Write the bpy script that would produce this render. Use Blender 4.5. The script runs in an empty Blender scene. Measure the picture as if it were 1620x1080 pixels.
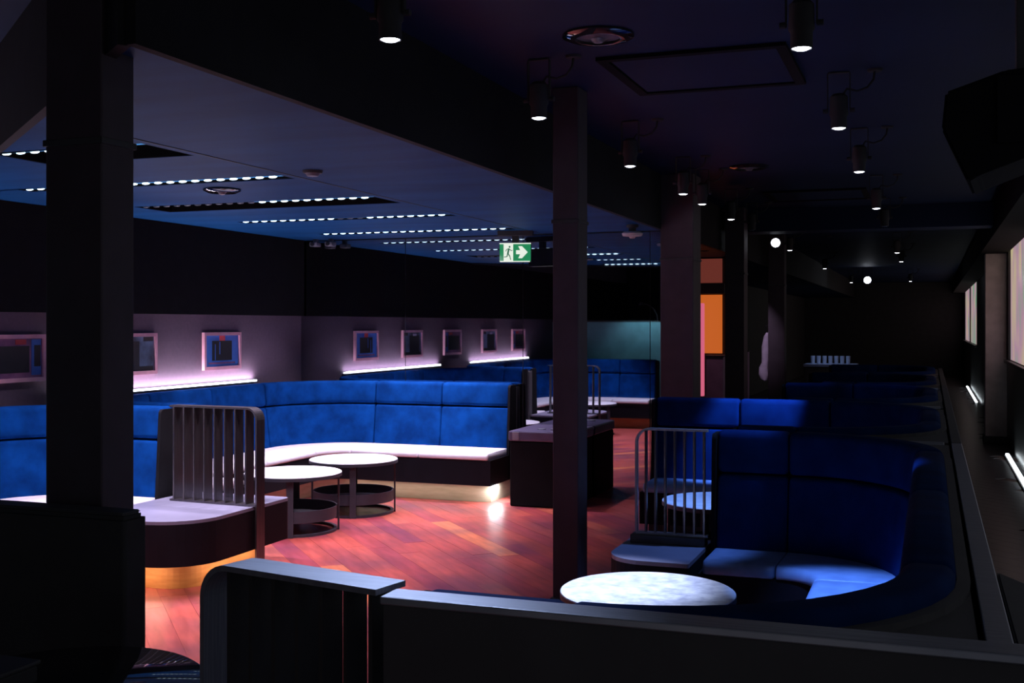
import bpy, bmesh, math, random
from mathutils import Vector, Matrix
random.seed(7)
sc = bpy.context.scene
C = sc.collection
PI = math.pi

# ------------------------------------------------------------------ camera, world, exposure
cam = bpy.data.cameras.new('camera')
cam.lens = 40.0; cam.sensor_width = 36.0; cam.shift_y = -27.0/1620.0
cam.clip_start = 0.05; cam.clip_end = 200
camo = bpy.data.objects.new('camera', cam); C.objects.link(camo)
camo.location = (0, 0, 1.58); camo.rotation_euler = (PI/2, 0, math.radians(20.2))
sc.camera = camo
w = bpy.data.worlds.new('world'); sc.world = w; w.use_nodes = True
w.node_tree.nodes['Background'].inputs[0].default_value = (0.86, 0.89, 1.0, 1)
w.node_tree.nodes['Background'].inputs[1].default_value = 0.23
sc.view_settings.view_transform = 'Standard'; sc.view_settings.look = 'None'
sc.view_settings.exposure = 0.0; sc.view_settings.gamma = 1.0; sc.view_settings.use_curve_mapping = False
sc.cycles.use_denoising = True
sc.cycles.max_bounces = 8
sc.cycles.sample_clamp_indirect = 4.0

# ------------------------------------------------------------------ materials
def mat(name, col, rough=0.6, metal=0.0, col2=None, scale=8.0, bump=0.0, sheen=0.0, spec=0.5, coat=0.0, stretch=None, objrand=None, patch=None):
    m = bpy.data.materials.new(name); m.use_nodes = True
    nt = m.node_tree; b = nt.nodes['Principled BSDF']
    b.inputs['Roughness'].default_value = rough; b.inputs['Metallic'].default_value = metal
    b.inputs['Specular IOR Level'].default_value = spec
    b.inputs['Coat Weight'].default_value = coat
    b.inputs['Sheen Weight'].default_value = sheen
    tc = nt.nodes.new('ShaderNodeTexCoord'); mp = nt.nodes.new('ShaderNodeMapping')
    nt.links.new(tc.outputs['Object'], mp.inputs[0])
    if stretch: mp.inputs['Scale'].default_value = stretch
    nz = nt.nodes.new('ShaderNodeTexNoise'); nz.inputs['Scale'].default_value = scale; nz.inputs['Detail'].default_value = 4
    nt.links.new(mp.outputs[0], nz.inputs['Vector'])
    rp = nt.nodes.new('ShaderNodeValToRGB')
    rp.color_ramp.elements[0].position = 0.32; rp.color_ramp.elements[1].position = 0.68
    c2 = col2 if col2 else tuple(v*0.78 for v in col)
    rp.color_ramp.elements[0].color = (*c2, 1); rp.color_ramp.elements[1].color = (*col, 1)
    nt.links.new(nz.outputs['Fac'], rp.inputs[0])
    out = rp.outputs[0]
    if objrand:
        oi = nt.nodes.new('ShaderNodeObjectInfo'); r2 = nt.nodes.new('ShaderNodeValToRGB')
        r2.color_ramp.interpolation = 'CONSTANT'
        for k, (p, cc) in enumerate(objrand):
            e = r2.color_ramp.elements[k] if k < 2 else r2.color_ramp.elements.new(p)
            e.position = p; e.color = (*cc, 1)
        nt.links.new(oi.outputs['Random'], r2.inputs[0])
        mx = nt.nodes.new('ShaderNodeMix'); mx.data_type = 'RGBA'; mx.blend_type = 'MULTIPLY'; mx.inputs[0].default_value = 1
        nt.links.new(r2.outputs[0], mx.inputs[6]); nt.links.new(out, mx.inputs[7]); out = mx.outputs[2]
    if patch:   # worn patches that run across neighbouring planks
        ge = nt.nodes.new('ShaderNodeNewGeometry'); n3 = nt.nodes.new('ShaderNodeTexNoise'); n3.inputs['Scale'].default_value = 1.7; n3.inputs['Detail'].default_value = 5
        nt.links.new(ge.outputs['Position'], n3.inputs['Vector'])
        r3 = nt.nodes.new('ShaderNodeValToRGB'); r3.color_ramp.elements[0].position = 0.36; r3.color_ramp.elements[1].position = 0.60
        r3.color_ramp.elements[0].color = (*patch, 1); r3.color_ramp.elements[1].color = (1, 1, 1, 1)
        nt.links.new(n3.outputs['Fac'], r3.inputs[0])
        mx = nt.nodes.new('ShaderNodeMix'); mx.data_type = 'RGBA'; mx.blend_type = 'MULTIPLY'; mx.inputs[0].default_value = 1
        nt.links.new(out, mx.inputs[6]); nt.links.new(r3.outputs[0], mx.inputs[7]); out = mx.outputs[2]
    nt.links.new(out, b.inputs['Base Color'])
    if bump:
        bp = nt.nodes.new('ShaderNodeBump'); bp.inputs['Strength'].default_value = bump; bp.inputs['Distance'].default_value = 0.01
        nt.links.new(nz.outputs['Fac'], bp.inputs['Height']); nt.links.new(bp.outputs[0], b.inputs['Normal'])
    return m
def emis(name, col, strength, base=(0.02, 0.02, 0.02)):
    m = bpy.data.materials.new(name); m.use_nodes = True
    b = m.node_tree.nodes['Principled BSDF']
    b.inputs['Base Color'].default_value = (*base, 1)
    b.inputs['Emission Color'].default_value = (*col, 1); b.inputs['Emission Strength'].default_value = strength
    return m
M = {}
M['velvet'] = mat('blue_velvet', (0.003, 0.048, 0.225), 0.9, col2=(0.002, 0.024, 0.120), scale=7, bump=0.15, spec=0.02)
M['shadevelvet'] = mat('blue_velvet_shaded', (0.002, 0.021, 0.100), 0.85, col2=(0.0015, 0.012, 0.066), scale=7, bump=0.15, spec=0.05)  # same blue velvet, darkened: the right booths' shade is put into its colour
M['blueleather'] = mat('blue_grey_leather', (0.20, 0.29, 0.50), 0.42, col2=(0.15, 0.22, 0.40), scale=14, bump=0.08)
M['mottled'] = mat('mottled_tabletop', (0.85, 0.86, 0.92), 0.4, col2=(0.45, 0.46, 0.56), scale=19)
M['trimblack'] = mat('trim_black', (0.018, 0.018, 0.021), 0.8, spec=0.2)
M['leather'] = mat('pale_leather', (0.78, 0.76, 0.82), 0.42, col2=(0.68, 0.66, 0.74), scale=14, bump=0.08)
M['seatbase'] = mat('dark_base_board', (0.007, 0.007, 0.011), 0.6, spec=0.12)
M['black'] = mat('black_paint', (0.050, 0.050, 0.056), 0.6)
M['blackgloss'] = mat('black_gloss', (0.018, 0.019, 0.024), 0.04, scale=3)
M['blackmatt'] = mat('black_matt', (0.038, 0.038, 0.042), 0.85)
M['casebody'] = mat('case_black', (0.007, 0.007, 0.009), 0.8, spec=0.1)
M['steel'] = mat('brushed_dark_steel', (0.34, 0.36, 0.42), 0.38, metal=0.5, col2=(0.24, 0.26, 0.32), scale=6, stretch=(1, 30, 1))
M['bronze'] = mat('bronze_steel', (0.15, 0.135, 0.145), 0.30, metal=0.9, scale=5, stretch=(20, 20, 1))
M['shelf'] = mat('grey_laminate', (0.20, 0.20, 0.28), 0.35, scale=4)
M['cream'] = mat('cream_plinth', (0.52, 0.45, 0.34), 0.6, col2=(0.42, 0.36, 0.26), scale=6, stretch=(1, 1, 6))
M['oak'] = mat('oak_plinth', (0.55, 0.27, 0.10), 0.5, col2=(0.42, 0.18, 0.06), scale=6, stretch=(1, 1, 6))
M['tabletop'] = mat('pale_tabletop', (0.82, 0.82, 0.86), 0.4, col2=(0.60, 0.60, 0.68), scale=11)
M['tablemetal'] = mat('table_dark_metal', (0.028, 0.031, 0.045), 0.5)
M['mauve'] = mat('mauve_wall', (0.105, 0.070, 0.110), 0.85, col2=(0.09, 0.061, 0.095), scale=30, bump=0.1)
M['bulkhead'] = mat('black_wall_panel', (0.008, 0.008, 0.010), 0.85, spec=0.08)
M['ceil'] = mat('navy_ceiling', (0.010, 0.070, 0.205), 0.5, col2=(0.006, 0.044, 0.140), scale=1.6, stretch=(0.5, 2.2, 1), spec=0.03)
M['ceil2'] = mat('charcoal_ceiling', (0.018, 0.030, 0.075), 0.6, scale=1.5, spec=0.1)
M['column'] = mat('plum_column', (0.060, 0.042, 0.058), 0.6)
M['mirror'] = mat('smoked_mirror', (0.42, 0.43, 0.48), 0.015, metal=1.0, col2=(0.41, 0.42, 0.47), scale=1)
M['pinkframe'] = mat('pink_picture_frame', (0.80, 0.42, 0.52), 0.5)
M['picblue'] = mat('print_blue', (0.05, 0.20, 0.62), 0.6, col2=(0.03, 0.10, 0.42), scale=5)
M['picteal'] = mat('print_teal', (0.16, 0.26, 0.42), 0.6, col2=(0.02, 0.03, 0.05), scale=6)
M['picplum'] = mat('print_plum', (0.30, 0.12, 0.24), 0.6, col2=(0.10, 0.04, 0.12), scale=6)
M['picblack'] = mat('print_black', (0.012, 0.012, 0.014), 0.6)
M['picred'] = mat('print_red', (0.50, 0.05, 0.06), 0.6)
M['picpale'] = mat('print_pale', (0.55, 0.55, 0.75), 0.6)
M['plank'] = mat('jatoba_plank', (1.0, 1.0, 1.0), 0.36, col2=(0.62, 0.55, 0.55), scale=3.0, stretch=(1.0, 7, 1), patch=(0.52, 0.62, 0.95),
    objrand=[(0, (0.416, 0.0720, 0.0600)), (0.16, (0.464, 0.0864, 0.0640)), (0.34, (0.368, 0.0576, 0.0600)), (0.52, (0.432, 0.0756, 0.0560)), (0.70, (0.496, 0.1080, 0.0680)), (0.80, (0.320, 0.0504, 0.0640)), (0.93, (0.66, 0.185, 0.075))])
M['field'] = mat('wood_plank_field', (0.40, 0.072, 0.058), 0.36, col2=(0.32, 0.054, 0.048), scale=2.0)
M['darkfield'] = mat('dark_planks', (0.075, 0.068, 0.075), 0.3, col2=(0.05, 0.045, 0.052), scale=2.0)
M['subfloor'] = mat('subfloor', (0.10, 0.035, 0.025), 0.7)
M['whiteled'] = emis('white_led', (0.86, 0.94, 1.0), 7.0)
M['blueled'] = emis('blue_white_led', (0.62, 0.85, 1.0), 3.5)
M['cyanrail'] = emis('cyan_glow', (0.05, 0.30, 0.75), 0.9)
M['lens'] = emis('spot_lens', (0.80, 0.86, 1.0), 12.0)
M['ledoff'] = mat('unlit_led', (0.10, 0.14, 0.20), 0.3)
M['exitgreen'] = emis('exit_green', (0.012, 0.23, 0.085), 1.0)
M['exitwhite'] = emis('exit_white', (0.80, 0.86, 0.76), 1.0)
M['exitfig'] = emis('exit_figure_green', (0.03, 0.20, 0.10), 0.6)
M['orange'] = emis('orange_backlit', (0.62, 0.13, 0.02), 0.85)
M['orangedim'] = emis('orange_backlit_dim', (0.34, 0.07, 0.05), 0.36)
M['pinkled'] = emis('pink_led', (0.85, 0.16, 0.28), 0.75)
M['amber'] = emis('amber_glow', (0.9, 0.55, 0.2), 1.0)
M['plumbox'] = mat('mauve_counter', (0.32, 0.22, 0.36), 0.6)
M['cloth'] = mat('pale_cloth', (0.70, 0.60, 0.75), 0.8, scale=12, bump=0.2)
M['sill'] = mat('dark_sill', (0.030, 0.034, 0.034), 0.4)
M['pilaster'] = mat('pale_pilaster', (0.60, 0.50, 0.50), 0.6)
M['teal'] = mat('teal_partition', (0.20, 0.45, 0.52), 0.7, scale=5)
M['white'] = mat('white_plastic', (0.60, 0.58, 0.62), 0.5)
M['speakergrey'] = mat('speaker_cone', (0.16, 0.16, 0.20), 0.35)
M['lidgrey'] = mat('satin_case_lid', (0.10, 0.085, 0.16), 0.3)
M['glassware'] = mat('pale_glass', (0.60, 0.66, 0.80), 0.15)
# window panes: blurred coloured city light behind frosted glass
wm = bpy.data.materials.new('lit_window_glass'); wm.use_nodes = True
nt = wm.node_tree; b = nt.nodes['Principled BSDF']; b.inputs['Base Color'].default_value = (0.05, 0.05, 0.05, 1); b.inputs['Roughness'].default_value = 0.2
tc = nt.nodes.new('ShaderNodeTexCoord'); nz = nt.nodes.new('ShaderNodeTexNoise'); nz.inputs['Scale'].default_value = 1.3; nz.inputs['Detail'].default_value = 1
rp = nt.nodes.new('ShaderNodeValToRGB'); e = rp.color_ramp.elements
e[0].position = 0.30; e[0].color = (0.20, 0.44, 0.26, 1); e[1].position = 0.72; e[1].color = (0.66, 0.56, 0.32, 1)
e2 = rp.color_ramp.elements.new(0.5); e2.color = (0.52, 0.31, 0.42, 1)
nt.links.new(tc.outputs['Object'], nz.inputs['Vector']); nt.links.new(nz.outputs['Fac'], rp.inputs[0])
nt.links.new(rp.outputs[0], b.inputs['Emission Color']); b.inputs['Emission Strength'].default_value = 0.72
M['window'] = wm

# ------------------------------------------------------------------ helpers
def link(name, me, m, parent=None, smooth=False):
    o = bpy.data.objects.new(name, me); C.objects.link(o)
    if m and not me.materials: me.materials.append(M[m] if isinstance(m, str) else m)
    if smooth:
        for p in me.polygons: p.use_smooth = True
    if parent is not None: adopt(o, parent)
    return o
def wloc(p):
    v = Vector(p.location)
    q = p
    return v
def adopt(o, parent):
    o.parent = parent
    r = parent
    while r.parent is not None: r = r.parent
    # every mesh is written in world coordinates; only roots carry an offset
    o.matrix_parent_inverse = Matrix.Translation(-r.location) if parent is r else Matrix.Identity(4)
def root(name, label, cat, loc, group=None):
    o = bpy.data.objects.new(name, None); C.objects.link(o); o.location = loc; o.empty_display_size = 0.1
    tag(o, label, cat, group); return o
def tag(o, label, cat, group=None):
    o['label'] = label; o['category'] = cat
    if group: o['group'] = group
    return o
def struct(o, label, cat='structure'):
    o['kind'] = 'structure'; o['label'] = label; o['category'] = cat; return o
def copy_tree(o, parent=None):
    c = o.copy(); C.objects.link(c); c.parent = parent
    for ch in list(o.children): copy_tree(ch, c)
    return c
def bm2me(bm, name):
    bmesh.ops.recalc_face_normals(bm, faces=bm.faces)
    me = bpy.data.meshes.new(name); bm.to_mesh(me); bm.free(); return me
def addbox(bm, x0, x1, y0, y1, z0, z1, bevel=0.0, seg=2):
    r = bmesh.ops.create_cube(bm, size=1.0)
    for v in r['verts']:
        v.co = Vector(((x0+x1)/2 + v.co.x*(x1-x0), (y0+y1)/2 + v.co.y*(y1-y0), (z0+z1)/2 + v.co.z*(z1-z0)))
    if bevel:
        es = list({e for v in r['verts'] for e in v.link_edges})
        bmesh.ops.bevel(bm, geom=es, offset=bevel, segments=seg, affect='EDGES', profile=0.5)
def box(name, x0, x1, y0, y1, z0, z1, m, parent=None, bevel=0.004, seg=2):
    bm = bmesh.new(); addbox(bm, min(x0,x1), max(x0,x1), min(y0,y1), max(y0,y1), z0, z1, bevel, seg)
    return link(name, bm2me(bm, name), m, parent)
def boxes(name, lst, m, parent=None, bevel=0.0):
    bm = bmesh.new()
    for bx in lst: addbox(bm, *bx, bevel)
    return link(name, bm2me(bm, name), m, parent)
def prism(name, pts, z0, z1, m, parent=None, bevel=0.0):
    bm = bmesh.new()
    lo = [bm.verts.new((x, y, z0)) for x, y in pts]; hi = [bm.verts.new((x, y, z1)) for x, y in pts]
    n = len(pts)
    bm.faces.new(hi); bm.faces.new(lo[::-1])
    for i in range(n): bm.faces.new((lo[i], lo[(i+1) % n], hi[(i+1) % n], hi[i]))
    if bevel:
        es = [e for e in bm.edges if abs(e.verts[0].co.z - e.verts[1].co.z) < 1e-6]
        bmesh.ops.bevel(bm, geom=es, offset=bevel, segments=2, affect='EDGES')
    return link(name, bm2me(bm, name), m, parent)
def roundpoly(pts, rad, seg=8):
    out = []; n = len(pts)
    for i in range(n):
        p = Vector(pts[i]); r = rad[i] if isinstance(rad, (list, tuple)) else rad
        if r <= 0: out.append((p.x, p.y)); continue
        a = (Vector(pts[i-1]) - p).normalized(); b_ = (Vector(pts[(i+1) % n]) - p).normalized()
        ang = a.angle(b_); t = r/math.tan(ang/2)
        s, e_ = p + a*t, p + b_*t
        cc = p + (a+b_).normalized()*(r/math.sin(ang/2))
        a0 = math.atan2(s.y-cc.y, s.x-cc.x); a1 = math.atan2(e_.y-cc.y, e_.x-cc.x)
        da = (a1-a0+PI) % (2*PI) - PI
        for k in range(seg+1):
            q = a0 + da*k/seg; out.append((cc.x + r*math.cos(q), cc.y + r*math.sin(q)))
    return out
def lathe(name, prof, c, m, parent=None, seg=32, axis=None):
    """prof: list of (r, z) ; revolved round a vertical axis through c, optional rotation matrix about c"""
    bm = bmesh.new(); rings = []
    for r, z in prof:
        if r < 1e-6: rings.append([bm.verts.new((0, 0, z))])
        else: rings.append([bm.verts.new((r*math.cos(2*PI*k/seg), r*math.sin(2*PI*k/seg), z)) for k in range(seg)])
    for a, b_ in zip(rings, rings[1:]):
        for k in range(seg):
            k2 = (k+1) % seg
            if len(a) == 1 and len(b_) == 1: continue
            if len(a) == 1: bm.faces.new((a[0], b_[k], b_[k2]))
            elif len(b_) == 1: bm.faces.new((a[k], a[k2], b_[0]))
            else: bm.faces.new((a[k], a[k2], b_[k2], b_[k]))
    Mx = Matrix.Translation(Vector(c)) @ (axis if axis else Matrix.Identity(4))
    bmesh.ops.transform(bm, matrix=Mx, verts=bm.verts)
    o = link(name, bm2me(bm, name), m, parent)
    me = o.data
    for p in me.polygons: p.use_smooth = True
    me.set_sharp_from_angle(angle=math.radians(40))
    return o
def tube(name, pts, r, m, parent=None, seg=8):
    bm = bmesh.new(); P = [Vector(p) for p in pts]; rings = []
    for i, p in enumerate(P):
        t = (P[min(i+1, len(P)-1)] - P[max(i-1, 0)]).normalized()
        u = t.cross(Vector((0, 0, 1)));  u = t.cross(Vector((1, 0, 0))) if u.length < 1e-3 else u
        u.normalize(); v = t.cross(u)
        rings.append([bm.verts.new(p + (u*math.cos(2*PI*k/seg) + v*math.sin(2*PI*k/seg))*r) for k in range(seg)])
    for a, b_ in zip(rings, rings[1:]):
        for k in range(seg): bm.faces.new((a[k], a[(k+1) % seg], b_[(k+1) % seg], b_[k]))
    bm.faces.new(rings[0][::-1]); bm.faces.new(rings[-1])
    return link(name, bm2me(bm, name), m, parent, True)
def flatbar(name, pts, w0, w1, nrm, m, parent=None):
    """rectangular bar swept along 3-D pts; nrm = constant width direction (width w0), thickness w1 in the bending plane"""
    bm = bmesh.new(); P = [Vector(p) for p in pts]; N = Vector(nrm).normalized(); rings = []
    for i, p in enumerate(P):
        t = (P[min(i+1, len(P)-1)] - P[max(i-1, 0)]).normalized(); u = t.cross(N).normalized()
        rings.append([bm.verts.new(p + N*a*w0/2 + u*b_*w1/2) for a, b_ in ((-1,-1),(1,-1),(1,1),(-1,1))])
    for a, b_ in zip(rings, rings[1:]):
        for k in range(4): bm.faces.new((a[k], a[(k+1) % 4], b_[(k+1) % 4], b_[k]))
    bm.faces.new(rings[0][::-1]); bm.faces.new(rings[-1])
    return link(name, bm2me(bm, name), m, parent)
# path with filleted corners -------------------------------------------------
class Path:
    def __init__(s, pts, R, side, legs):
        """legs: cushions per straight leg; side +1 = inward on the left of travel"""
        s.side = side; s.P = []; s.cuts = []
        P = [Vector(p) for p in pts]; n = len(P); raw = []; marks = []
        cur = P[0]
        raw.append(cur)
        marks.append(0)
        for i in range(1, n):
            if i < n-1:
                a = (P[i-1]-P[i]).normalized(); b_ = (P[i+1]-P[i]).normalized()
                st, en = P[i]+a*R, P[i]+b_*R; cc = P[i]+(a+b_)*R
            else: st = P[i]
            k = legs[i-1]; base = raw[-1]
            for j in range(1, k+1):
                raw.append(base.lerp(st, j/k)); marks.append(len(raw)-1)
            if i < n-1:
                a0 = math.atan2(st.y-cc.y, st.x-cc.x); a1 = math.atan2(en.y-cc.y, en.x-cc.x)
                da = (a1-a0+PI) % (2*PI)-PI
                for j in range(1, 13):
                    q = a0+da*j/12; raw.append(Vector((cc.x+R*math.cos(q), cc.y+R*math.sin(q))))
                marks.append(len(raw)-1)
        s.P = raw; s.S = [0.0]
        for a, b_ in zip(raw, raw[1:]): s.S.append(s.S[-1]+(b_-a).length)
        s.cuts = [s.S[k] for k in marks]; s.L = s.S[-1]
        s.N = []
        for i in range(len(raw)):
            t = Vector((0, 0))
            if i > 0: t += (raw[i]-raw[i-1]).normalized()
            if i < len(raw)-1: t += (raw[i+1]-raw[i]).normalized()
            t.normalize(); s.N.append(Vector((-t.y, t.x))*side)
    def at(s, q):
        q = max(0, min(s.L, q))
        for i in range(len(s.S)-1):
            if q <= s.S[i+1]+1e-9:
                f = (q-s.S[i])/max(1e-9, s.S[i+1]-s.S[i])
                return s.P[i].lerp(s.P[i+1], f), s.N[i].lerp(s.N[i+1], f).normalized()
    def samples(s, a, b_, extra=()):
        q = sorted(set([a, b_] + list(extra) + [x for x in s.S if a+1e-4 < x < b_-1e-4]))
        return q
def sweep(name, path, a, b_, prof, m, parent=None, puff=0.0, smooth=True):
    n = len(prof); cx = sum(p[0] for p in prof)/n; cz = sum(p[1] for p in prof)/n
    ins = [(0.0, 1.0), (puff*0.35, 0.45), (puff, 0.0)] if puff else []
    qs = path.samples(a, b_, [a+i[0] for i in ins]+[b_-i[0] for i in ins])
    bm = bmesh.new(); rings = []
    def k_at(q):
        if not puff: return 0.0
        d = min(q-a, b_-q)/puff
        return 0.0 if d >= 1 else (1-math.sqrt(max(0, 1-(1-d)**2)))
    for q in qs:
        p, nn = path.at(q); k = k_at(q)*puff
        ring = []
        for o, z in prof:
            dx, dz = o-cx, z-cz; L = math.hypot(dx, dz)
            f = max(0.0, 1-k/L) if L > 1e-6 else 1
            oo, zz = cx+dx*f, cz+dz*f
            ring.append(bm.verts.new((p.x+nn.x*oo, p.y+nn.y*oo, zz)))
        rings.append(ring)
    for r0, r1 in zip(rings, rings[1:]):
        for i in range(n): bm.faces.new((r0[i], r0[(i+1) % n], r1[(i+1) % n], r1[i]))
    bm.faces.new(rings[0][::-1]); bm.faces.new(rings[-1])
    o = link(name, bm2me(bm, name), m, parent, smooth)
    if smooth: o.data.set_sharp_from_angle(angle=math.radians(50))
    return o

# ------------------------------------------------------------------ lights
def area(name, loc, sx, sy, power, col, parent=None, rot=(0, 0, 0), spread=180):
    l = bpy.data.lights.new(name, 'AREA'); l.shape = 'RECTANGLE'; l.size = sx; l.size_y = sy
    l.energy = power; l.color = col; l.spread = math.radians(spread)
    o = bpy.data.objects.new(name, l); C.objects.link(o); o.location = loc; o.rotation_euler = rot
    if parent is not None: adopt(o, parent)
    return o
def spot(name, loc, target, power, col, angle=50, blend=0.6, rad=0.03, parent=None):
    l = bpy.data.lights.new(name, 'SPOT'); l.energy = power; l.color = col; l.spot_size = math.radians(angle); l.spot_blend = blend; l.shadow_soft_size = rad
    o = bpy.data.objects.new(name, l); C.objects.link(o); o.location = loc
    o.rotation_euler = (Vector(target)-Vector(loc)).to_track_quat('-Z', 'Y').to_euler()
    if parent is not None: adopt(o, parent)
    return o

# ------------------------------------------------------------------ room shell
WX = -5.94; WY = 10.0; RX = 0.95; Z1 = 2.42; Z2 = 2.87; EX = -2.21; YE = 37.0
floor = struct(boxes('floor', [(WX-0.3, RX+0.3, -3.2, YE+0.2, -0.12, -0.006)], 'subfloor'), 'diagonal red brown hardwood plank floor', 'floor')
# planks at 45 degrees
PW, PL = 0.15, 1.45
bm = bmesh.new(); addbox(bm, -PL/2+0.0006, PL/2-0.0006, -PW/2+0.0005, PW/2-0.0005, -0.006, 0.0, 0.0)
plank_me = bm2me(bm, 'plank'); plank_me.materials.append(M['plank'])
ang = math.radians(90+43); ud = Vector((math.cos(ang), math.sin(ang))); vd = Vector((-ud.y, ud.x))
cand = []; field = []; field2 = []
for j in range(-300, 300):
    off = random.random()*PL
    for i in range(-40, 40):
        p = ud*(i*PL+off) + vd*(j*PW)
        if not (WX-0.3 < p.x < RX+0.2 and -2.9 < p.y < YE-0.5): continue
        inside = (-4.9 < p.x < -1.3 and 2.6 < p.y < 9.45)
        # keep single planks to the lit open floor in view
        d = p.y*0.9386-p.x*0.3453; u = p.x*0.9386+p.y*0.3453
        xs = 810+1800*u/max(d, 0.1); ys = 513+1800*1.58/max(d, 0.1)
        if inside and 180 < xs < 1060 and ys < 1090: cand.append((d, p))
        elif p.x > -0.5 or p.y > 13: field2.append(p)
        else: field.append(p)
cand.sort(key=lambda t: t[0])
for k, (d, p) in enumerate(cand):
    if k >= 300: field.append(p); continue
    o = bpy.data.objects.new('plank', plank_me); C.objects.link(o); o.location = (p.x, p.y, random.uniform(-0.0008, 0.0)); o.rotation_euler = (0, 0, ang); o.parent = floor
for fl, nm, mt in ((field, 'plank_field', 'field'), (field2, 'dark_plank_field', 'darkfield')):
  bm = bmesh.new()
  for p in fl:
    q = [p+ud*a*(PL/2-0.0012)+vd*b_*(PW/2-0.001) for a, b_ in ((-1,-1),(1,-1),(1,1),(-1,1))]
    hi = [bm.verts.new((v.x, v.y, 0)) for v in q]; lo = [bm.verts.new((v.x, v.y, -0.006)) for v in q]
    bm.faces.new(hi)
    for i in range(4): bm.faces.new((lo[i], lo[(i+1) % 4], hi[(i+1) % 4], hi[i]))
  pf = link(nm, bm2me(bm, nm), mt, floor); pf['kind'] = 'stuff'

# left wall: mauve lower part, black bulkhead above
wl = struct(box('wall_left', WX-0.15, WX, -3.2, WY+0.2, 0, 3.0, 'mauve', bevel=0), 'mauve wall behind the blue banquettes with black upper band', 'wall')
box('bulkhead_panel', WX, WX+0.05, -3.2, WY-0.02, 1.665, Z1, 'bulkhead', wl, bevel=0)
# mirror wall
wb = struct(box('wall_back', WX-0.15, -2.26, WY+0.012, WY+0.15, 0, 3.0, 'black', bevel=0), 'smoked mirror wall made of tall dark panels', 'wall')
ed = [WX, -4.78, -3.57, -2.36, -2.26]
for a, b_ in zip(ed, ed[1:]):
    box('mirror_panel', a+0.003, b_-0.003, WY, WY+0.012, 0.0, Z1-0.01, 'mirror', wb, bevel=0.0)
# far end + partitions behind the mirror wall
struct(box('wall_far', -6, RX+0.3, YE, YE+0.15, 0, 3.0, 'blackmatt', bevel=0), 'black end wall of the long corridor', 'wall')
struct(box('wall_side', -3.9, -3.75, WY+0.15, YE, 0, 3.0, 'blackmatt', bevel=0), 'black side wall of the far room', 'wall')
wbk = struct(box('wall_rear', WX, -2.6, -3.2, -3.05, 0, 3.0, 'blackmatt', bevel=0), 'black wall closing the left lounge', 'wall')
# right window wall
wr = struct(boxes('wall_right', [(RX, RX+0.15, -0.5, YE, 0, 1.12), (RX, RX+0.15, -0.5, YE, 2.72, 3.0)] +
    [(RX, RX+0.15, a, b_, 1.12, 2.72) for a, b_ in ((-0.5, 0.6), (5.6, 6.4), (11.6, 12.2), (16.2, 27.0), (36.6, YE))], 'sill'), 'dark window wall on the right of the corridor', 'wall')
k = 0
for a, b_ in ((12.2, 16.2), (27.0, 36.6)):
    k += 1
    g = struct(box('window_%d' % k, RX+0.03, RX+0.05, a, b_, 1.12, 2.72, 'window', bevel=0), ('lit frosted window at the right edge with blurred pink and green light', 'farther lit frosted window deep down the right wall')[k-1], 'window')
    n = 1 if k == 1 else 2
    for i in range(n+1):
        y = a+(b_-a)*i/n
        box('window_frame', RX+0.0, RX+0.03, y-0.03, y+0.03, 1.12, 2.72, 'black', g, bevel=0.003)
    box('window_sill', RX-0.05, RX+0.06, a-0.05, b_+0.05, 1.08, 1.12, 'sill', g)

# ceilings
Ystr = [4.43, 5.65, 6.78, 8.05, 9.38]; SX0, SX1 = -5.35, -3.44; SW = 0.075
lo = []
poly_edge = lambda x: 2.76 + (x-EX)*(-0.767)       # diagonal front edge of the lowered ceiling
# lowered ceiling as a slab with slots cut through
bm = bmesh.new()
def quad(x0, x1, y0, y1):
    if x1-x0 > 1e-4 and y1-y0 > 1e-4: addbox(bm, x0, x1, y0, y1, Z1, Z1+0.07)
def clipquad(x0, x1, y1):   # from diagonal edge to y1
    pts = [(x0, poly_edge(x0)), (x1, poly_edge(x1)), (x1, y1), (x0, y1)]
    lo_ = [bm.verts.new((x, y, Z1)) for x, y in pts]; hi_ = [bm.verts.new((x, y, Z1+0.07)) for x, y in pts]
    bm.faces.new(hi_); bm.faces.new(lo_[::-1])
    for i in range(4): bm.faces.new((lo_[i], lo_[(i+1) % 4], hi_[(i+1) % 4], hi_[i]))
s0 = Ystr[0]; SX00 = -4.35
WF = [0.34, SW, 0.34, SW, SW]          # how far each slot reaches towards the mirror wall
clipquad(SX1, EX, s0-SW); clipquad(SX00, SX1, s0-SW); clipquad(WX, SX00, Ystr[1]-SW)
quad(SX1, EX, s0-SW, WY); quad(SX00, SX1, s0+WF[0], Ystr[1]-SW)
quad(WX, SX0, Ystr[1]-SW, WY)
for a, b_, f_ in zip(Ystr[1:], Ystr[2:]+[WY+SW], WF[1:]): quad(SX0, SX1, a+f_, b_-SW)
lowc = struct(link('ceiling', bm2me(bm, 'ceiling'), 'ceil'), 'lowered navy ceiling over the left lounge with light slots', 'ceiling')
struct(boxes('trim_1', [(EX-0.005, EX+0.03, 2.74, YE, Z1-0.02, Z2)], 'trimblack'), 'black vertical edge band of the lowered ceiling', 'trim')
def slanted(name, p, q, z0, z1, t, m):
    p, q = Vector(p), Vector(q); d = (q-p).normalized(); n = Vector((-d.y, d.x))*t
    return prism(name, [tuple(p), tuple(q), tuple(q+n), tuple(p+n)], z0, z1, m)
struct(slanted('trim_2', (EX, poly_edge(EX)), (WX, poly_edge(WX)), Z1-0.02, Z2, 0.04, 'trimblack'), 'black slanted edge band of the lowered ceiling', 'trim')
struct(boxes('ceiling_far', [(-3.8, EX, WY+0.15, YE, Z1, Z1+0.07)], 'ceil2'), 'dark lowered ceiling beyond the mirror wall', 'ceiling')
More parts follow.
